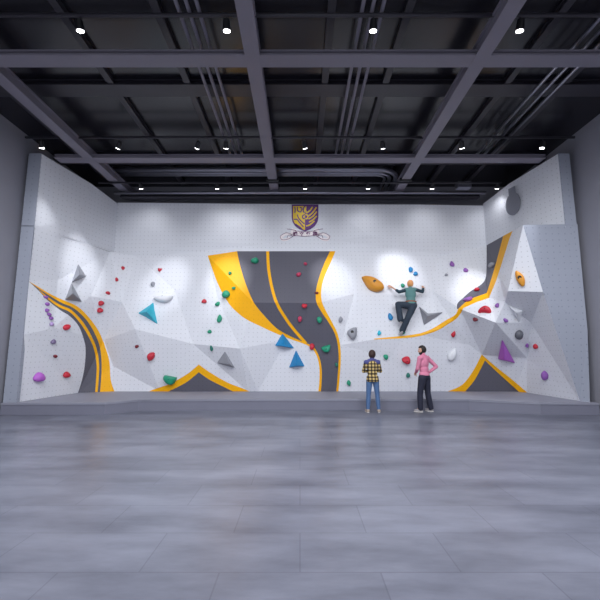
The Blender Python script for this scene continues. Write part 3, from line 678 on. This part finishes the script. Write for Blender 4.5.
def plaid():
    m, N, L, b = new_mat('plaid_cotton')
    tc = N.new('ShaderNodeTexCoord'); sp = N.new('ShaderNodeSeparateXYZ'); L.new(tc.outputs['Object'], sp.inputs[0])
    def bands(sock, f, ph):
        a = N.new('ShaderNodeMath'); a.operation = 'MULTIPLY_ADD'; a.inputs[1].default_value = f; a.inputs[2].default_value = ph; L.new(sock, a.inputs[0])
        q = N.new('ShaderNodeMath'); q.operation = 'FRACT'; L.new(a.outputs[0], q.inputs[0])
        g = N.new('ShaderNodeMath'); g.operation = 'GREATER_THAN'; g.inputs[1].default_value = .55; L.new(q.outputs[0], g.inputs[0]); return g.outputs[0]
    s = N.new('ShaderNodeMath'); s.operation = 'ADD'; L.new(bands(sp.outputs['X'], 11.5, .2), s.inputs[0]); L.new(bands(sp.outputs['Z'], 11.5, .1), s.inputs[1])
    h = N.new('ShaderNodeMath'); h.operation = 'MULTIPLY'; h.inputs[1].default_value = .5; L.new(s.outputs[0], h.inputs[0])
    cr = N.new('ShaderNodeValToRGB'); cr.color_ramp.interpolation = 'CONSTANT'; L.new(h.outputs[0], cr.inputs['Fac'])
    cr.color_ramp.elements[0].color = lin((206, 180, 118)); cr.color_ramp.elements[1].position = .25; cr.color_ramp.elements[1].color = lin((104, 88, 56))
    e = cr.color_ramp.elements.new(.75); e.color = lin((24, 22, 34))
    L.new(cr.outputs['Color'], b.inputs['Base Color']); b.inputs['Roughness'].default_value = .85
    return m
PLAID = plaid()

class Fig:
    def __init__(self): self.b = bmesh.new()
    def cap(self, p, q, r1, r2):
        p, q = Vector(p), Vector(q)
        if (q-p).length > 1e-4: cyl(self.b, p, q, r1, r2, 18)
        for c, r in ((p, r1), (q, r2)): bmesh.ops.create_icosphere(self.b, subdivisions=2, radius=r, matrix=Matrix.Translation(c))
        return self
    def ell(self, c, rad, M3=None): ell(self.b, Vector(c), rad, M3); return self
    def build(self, name, mat, parent, voxel=.012, it=4):
        me = bpy.data.meshes.new(name); self.b.to_mesh(me); self.b.free()
        t = bpy.data.objects.new('tmp', me); COL.objects.link(t)
        m = t.modifiers.new('r', 'REMESH'); m.mode = 'VOXEL'; m.voxel_size = voxel; m.use_smooth_shade = True
        s = t.modifiers.new('s', 'SMOOTH'); s.factor = .5; s.iterations = it
        dg = bpy.context.evaluated_depsgraph_get(); me2 = bpy.data.meshes.new_from_object(t.evaluated_get(dg))
        COL.objects.unlink(t); bpy.data.objects.remove(t); me2.name = name
        me2.materials.clear(); me2.materials.append(mat)
        for p in me2.polygons: p.use_smooth = True
        o = bpy.data.objects.new(name, me2); COL.objects.link(o); o.parent = parent; return o
def unit(v): return Vector(v).normalized()
def hand(F, wr, d, pn, side, curl, s=1.):
    """palm, four unequal bent fingers and a thumb leaving the side of the palm"""
    d = unit(d); pn = Vector(pn); pn = (pn-d*pn.dot(d)).normalized(); ac = d.cross(pn)*side
    M = Matrix((ac, pn, d)).transposed()
    F.ell(wr+d*.048*s, (.041*s, .017*s, .055*s), M); F.cap(wr-d*.02, wr+d*.02*s, .027*s, .028*s)
    for k, (o, l) in enumerate(((-.03, .85), (-.01, 1.), (.01, .95), (.03, .75))):
        p = wr+d*.09*s+ac*o*s; a = 0
        for j, seg in enumerate((.042, .028, .022)):
            a += R(curl)*(.6 if j == 0 else 1)
            q = p+(d*math.cos(a)+pn*math.sin(a))*seg*l*s; F.cap(p, q, (.0098-.001*j)*s, (.0092-.001*j)*s); p = q
    p = wr+d*.025*s-ac*.03*s
    for j, (seg, ang) in enumerate(((.036, 48), (.03, 30), (.024, 18))):
        q = p+(d*math.cos(R(ang))-ac*math.sin(R(ang))+pn*.25).normalized()*seg*s; F.cap(p, q, (.0115-.001*j)*s, (.0105-.001*j)*s); p = q
def person(root, J, s, col, right, hf, hu, hands, shoe_dir, sleeve=1., beard=False, yoke=False, top_mat=None, sleeve_mat=None, bottom=None, hair=None, shoe=None, belt=None, hair_long=False, lw=1., hem=0., hk=1.):
    J = {k: Vector(v) for k, v in J.items()}
    up = (J['neck']-J['pel']).normalized(); rt = Vector(right); rt = (rt-up*rt.dot(up)).normalized(); fw = up.cross(rt)
    T3 = Matrix((rt, fw, up)).transposed()
    hf = Vector(hf).normalized(); hu = Vector(hu); hu = (hu-hf*hu.dot(hf)).normalized(); hr = hf.cross(hu)
    H3 = Matrix((hr, hf, hu)).transposed()
    ch = J['pel'].lerp(J['neck'], .66); wa = J['pel'].lerp(J['neck'], .32); hd = J['head']
    def torso(F, g):
        F.ell(ch, ((.158+g)*s, (.108+g)*s, .2*s), T3); F.ell(wa, ((.132+g)*s, (.098+g)*s, .17*s), T3)
        F.cap(J['shL'], J['shR'], (.056+g)*s, (.056+g)*s)
        F.cap(J['shL'].lerp(J['neck'], .5), J['shR'].lerp(J['neck'], .5), (.05+g)*s, (.05+g)*s)
    def pelvis(F, g): F.ell(J['pel'], ((.155+g)*s, (.112+g)*s, .12*s), T3)
    def arm(F, S_, g, upto=1.):
        sh, el, wr = J['sh'+S_], J['el'+S_], J['wr'+S_]
        F.cap(sh, el, (.05+g)*s, (.038+g)*s)
        if upto > 0: F.cap(el, el.lerp(wr, upto), (.038+g)*s, (.038+g-.012*upto)*s)
    def leg(F, S_, g, up_=1.):
        hp, kn, an = J['hip'+S_], J['kn'+S_], J['an'+S_]
        g = g+(.05*(lw-1) if g > 0 else 0); F.cap(hp, kn, (.084+g)*s, (.054+g)*s); mid = kn.lerp(an, .33)
        F.cap(kn, mid, (.052+g)*s, (.054+g)*s); F.cap(mid, kn.lerp(an, up_), (.054+g)*s, (.038+g*(lw if g > 0 else 1))*s)
    F = Fig(); torso(F, -.01); pelvis(F, -.01)
    for S_, sd in (('L', -1), ('R', 1)):
        arm(F, S_, -.006); leg(F, S_, -.01)
        F.cap(J['an'+S_], J['an'+S_]+Vector(shoe_dir[S_])*.06*s, .026*s, .022*s)
        d, pn, curl = hands[S_]; hand(F, J['wr'+S_], d, pn, sd, curl, s)
    F.cap(J['neck'], hd-hu*.05*s, .052*s, .05*s)
    F.ell(hd+hu*.012*s, (.074*s, .093*s, .105*s), H3).ell(hd-hu*.055*s+hf*.026*s, (.054*s, .062*s, .062*s), H3)
    F.ell(hd+hf*.094*s-hu*.018*s, (.013*s, .02*s, .026*s), H3)
    for k in (-1, 1): F.ell(hd+hr*.075*s*k-hu*.01*s, (.011*s, .02*s, .03*s), H3)
    F.build('body', SKIN, root, .0075, 3)
    for k in (-1, 1):
        b = bmesh.new(); ell(b, hd+hf*.083*s+hr*.03*k*s+hu*.008*s, (.013*s, .009*s, .008*s), H3, 12, 8); e = obj('eye', b, EYEW, root, True)
        b = bmesh.new(); ell(b, hd+hf*.0905*s+hr*.03*k*s+hu*.008*s, (.005*s, .003*s, .006*s), H3, 10, 6); obj('iris', b, BLACK, e, True)
    b = bmesh.new(); ell(b, hd+hf*.085*s-hu*.06*s, (.022*s, .008*s, .008*s), H3, 12, 8); obj('mouth', b, LIP, root, True)
    # hair: a cap of hair hugging the skull, open at the face
    b = bmesh.new()
    for v in ell(b, (0, 0, 0), (1, 1, 1), None, 40, 28):
        c = v.co.copy(); face = c.y > .32 and c.z < .52 and abs(c.x) < .9
        low = c.z < (-.75 if not hair_long else -1.1)
        k = .8 if (face or low) else 1+.03*math.sin(23*c.x)*math.sin(19*c.z+3*c.y)
        v.co = hd+hu*.026*s-hf*.01*s+(H3 @ Vector((c.x*.088*s*k*hk, c.y*.106*s*k*hk, c.z*.112*s*k*hk)))
    obj('hair', b, hair, root, True)
    if beard:
        F = Fig(); F.ell(hd-hu*.068*s+hf*.035*s, (.057*s, .058*s, .05*s), H3)
        for k in (-1, 1): F.cap(hd+hr*.066*k*s-hu*.02*s+hf*.012*s, hd+hr*.05*k*s-hu*.065*s+hf*.04*s, .016*s, .022*s)
        F.build('beard', hair, root, .006, 2)
    F = Fig(); torso(F, .012)
    if sleeve_mat is None:
        for S_ in 'LR': arm(F, S_, .011, sleeve)
    F.ell(J['pel']+up*.04*s, (.168*s, .124*s, .1*s), T3)
    if hem:
        q = J['pel']; bmesh.ops.create_cone(F.b, cap_ends=True, segments=28, radius1=1, radius2=.9, depth=1, matrix=Matrix.Translation(q+up*(.04-hem/2)*s) @ (T3.to_4x4() @ Matrix.Diagonal((.188*s, .142*s, (hem+.08)*s, 1))))
    F.build('shirt', top_mat, root, .011, 4)
    if sleeve_mat:
        for S_ in 'LR':
            F = Fig(); arm(F, S_, .012, sleeve if not isinstance(sleeve, dict) else sleeve[S_]); F.build('sleeve', sleeve_mat, root, .011, 3)
    if yoke:
        F = Fig(); F.cap(J['shL'], J['shR'], .073*s, .073*s); F.cap(J['shL'].lerp(J['neck'], .5), J['shR'].lerp(J['neck'], .5), .068*s, .068*s)
        F.cap(J['neck']-up*.01, J['neck']+up*.045*s, .07*s, .062*s); F.build('yoke', YOKE, root, .011, 3)
    else:
        F = Fig(); F.cap(J['neck']-up*.01, J['neck']+up*.03*s, .068*s, .06*s); F.build('collar', top_mat, root, .011, 2)
    F = Fig(); pelvis(F, .008)
    for S_ in 'LR': leg(F, S_, .012, 1.0)
    F.build('trousers', bottom, root, .011, 4)
    if belt:
        b = bmesh.new(); c = J['pel']+up*.085*s
        R1 = [c+T3 @ Vector((math.cos(a)*.172*s, math.sin(a)*.13*s, z)) for z in (-.018, .018) for a in [2*math.pi*k/28 for k in range(28)]]
        vs = [b.verts.new(p) for p in R1]
        for k in range(28): b.faces.new((vs[k], vs[(k+1) % 28], vs[28+(k+1) % 28], vs[28+k]))
        obj('belt', b, belt, root, True)
    for S_ in 'LR':
        an = J['an'+S_]; d = Vector(shoe_dir[S_]).normalized(); dn_ = (an-J['kn'+S_]).normalized()
        if abs(d.dot(dn_)) > .8: dn_ = (dn_-d*dn_.dot(d)).normalized()
        dn2 = (dn_-d*dn_.dot(d)).normalized() if abs(d.dot(dn_)) < .99 else dn_
        w = d.cross(dn2); Q = Matrix((w, d, dn2)).transposed()
        base = an+dn2*.045*s
        F = Fig(); F.cap(an-dn2*.015*s, base-d*.015*s, .046*s, .045*s); F.ell(base+d*.055*s+dn2*.002*s, (.046*s, .125*s, .04*s), Q)
        F.build('shoe', shoe, root, .009, 3)
        b = bmesh.new()
        for v in ell(b, (0, 0, 0), (1, 1, 1), None, 24, 8):
            c = v.co.copy(); v.co = base+d*.055*s+dn2*.036*s+Q @ Vector((c.x*.045*s, c.y*.13*s, max(-1, min(1, c.z*2))*.012*s))
        obj('sole', b, SOLE, root, True)

# man in the plaid shirt, seen from behind, arms folded
s1 = .925
r1 = empty('person', atZ(373.4, 412.8, 0), 'person seen from behind in yellow and black plaid shirt and blue jeans, arms folded', 'person')
def sc(D, s): return {k: Vector(v)*s for k, v in D.items()}
J1 = sc({'pel': (0, 0, .95), 'neck': (0, 0, 1.49), 'head': (.012, .025, 1.628), 'shL': (-.175, 0, 1.42), 'shR': (.175, 0, 1.42), 'elL': (-.25, .05, 1.16), 'elR': (.25, .05, 1.16), 'wrL': (-.06, .21, 1.16), 'wrR': (.06, .21, 1.19),
         'hipL': (-.09, 0, .91), 'hipR': (.09, 0, .91), 'knL': (-.125, .02, .49), 'knR': (.13, .02, .49), 'anL': (-.15, 0, .098), 'anR': (.155, 0, .098)}, s1)
person(r1, J1, s1, None, (1, 0, 0), (.35, 1, .05), (0, 0, 1), {'L': ((1, .12, .1), (0, -1, 0), 22), 'R': ((-1, .12, .1), (0, -1, 0), 22)}, {'L': (-.25, 1, 0), 'R': (.3, 1, 0)}, 1., False, True, PLAID, None, DENIM, HAIRB, SHOEB, hair_long=True, hem=.08, hk=1.16)
# man in the pink shirt, hands on hips, looking left
s2 = 1.0
r2 = empty('person', atZ(426, 412.3, 0), 'bearded person in pink shirt and dark navy trousers, hand on hip, looking left', 'person', rz=R(38))
J2 = sc({'pel': (0, 0, .95), 'neck': (0, .01, 1.49), 'head': (-.01, .035, 1.625), 'shL': (-.185, 0, 1.42), 'shR': (.185, 0, 1.42), 'elL': (-.215, .06, 1.14), 'elR': (.37, -.14, 1.19), 'wrL': (-.13, .17, 1.04), 'wrR': (.2, -.02, 1.04),
         'hipL': (-.09, 0, .91), 'hipR': (.09, 0, .91), 'knL': (-.13, .07, .49), 'knR': (.12, .0, .49), 'anL': (-.15, .06, .098), 'anR': (.16, -.05, .098)}, s2)
person(r2, J2, s2, None, (1, 0, 0), (-.75, .6, -.08), (0, 0, 1), {'L': ((.35, .6, -.5), (.9, -.2, 0), 20), 'R': ((-.5, .65, -.45), (-.8, -.5, 0), 20)}, {'L': (-.55, .8, 0), 'R': (-.1, 1, 0)}, 1., True, False, PINK, None, NAVY, HAIRK, SHOEG, lw=1.25, hk=1.05)
# the climber, clinging to the wall
def cl(px, py, off):
    p, n = surf(px, py); v = (p-Vector((0, 0, EYE))); k = v.length; return Vector((0, 0, EYE))+v*((k-off)/k)
pel = cl(411, 304.2, .34)
r3 = empty('person', pel, 'climber clinging to the wall in teal top and dark trousers, seen from behind', 'person')
J3 = {'pel': cl(411, 304.6, .36), 'neck': cl(410.4, 288.8, .36), 'head': cl(410.1, 284.4, .34), 'shL': cl(405.9, 290, .36), 'shR': cl(415.0, 289.5, .36), 'elL': cl(399.2, 292, .34), 'elR': cl(422.5, 291.8, .32), 'wrL': cl(392, 287.3, .14), 'wrR': cl(423.2, 288.6, .13),
      'hipL': cl(408.6, 305.4, .36), 'hipR': cl(413.4, 305.2, .36), 'knL': cl(398, 304.2, .26), 'knR': cl(407.6, 318.6, .38), 'anL': cl(400.4, 319.6, .32), 'anR': cl(402.4, 330.2, .22)}
J3 = {k: v-pel for k, v in J3.items()}
person(r3, J3, 1.02, None, (1, 0, 0), (-.1, 1, .25), (0, -.2, 1), {'L': ((-.75, .35, .5), (0, 1, -.2), 30), 'R': ((.1, .5, .8), (0, 1, -.2), 35)}, {'L': (.5, .85, -.1), 'R': (-.15, .9, -.35)}, {'L': .35, 'R': .95}, False, False, TEAL, DTEAL, DSLATE, HAIRR, SHOEGR, belt=BELT, lw=1.5, hk=1.08)

# ------------------------------------------------------------------ world light added as fill, through the hall end left open behind the viewer
w = bpy.data.worlds.new('open_end_fill'); scene.world = w; w.use_nodes = True
bg = w.node_tree.nodes['Background']; bg.inputs['Color'].default_value = (.86, .90, 1, 1); bg.inputs['Strength'].default_value = 1.0
scene.view_settings.view_transform = 'Standard'; scene.view_settings.look = 'None'; scene.view_settings.gamma = 1
scene.view_settings.use_curve_mapping = False; scene.view_settings.exposure = 0.24
scene.cycles.use_denoising = True
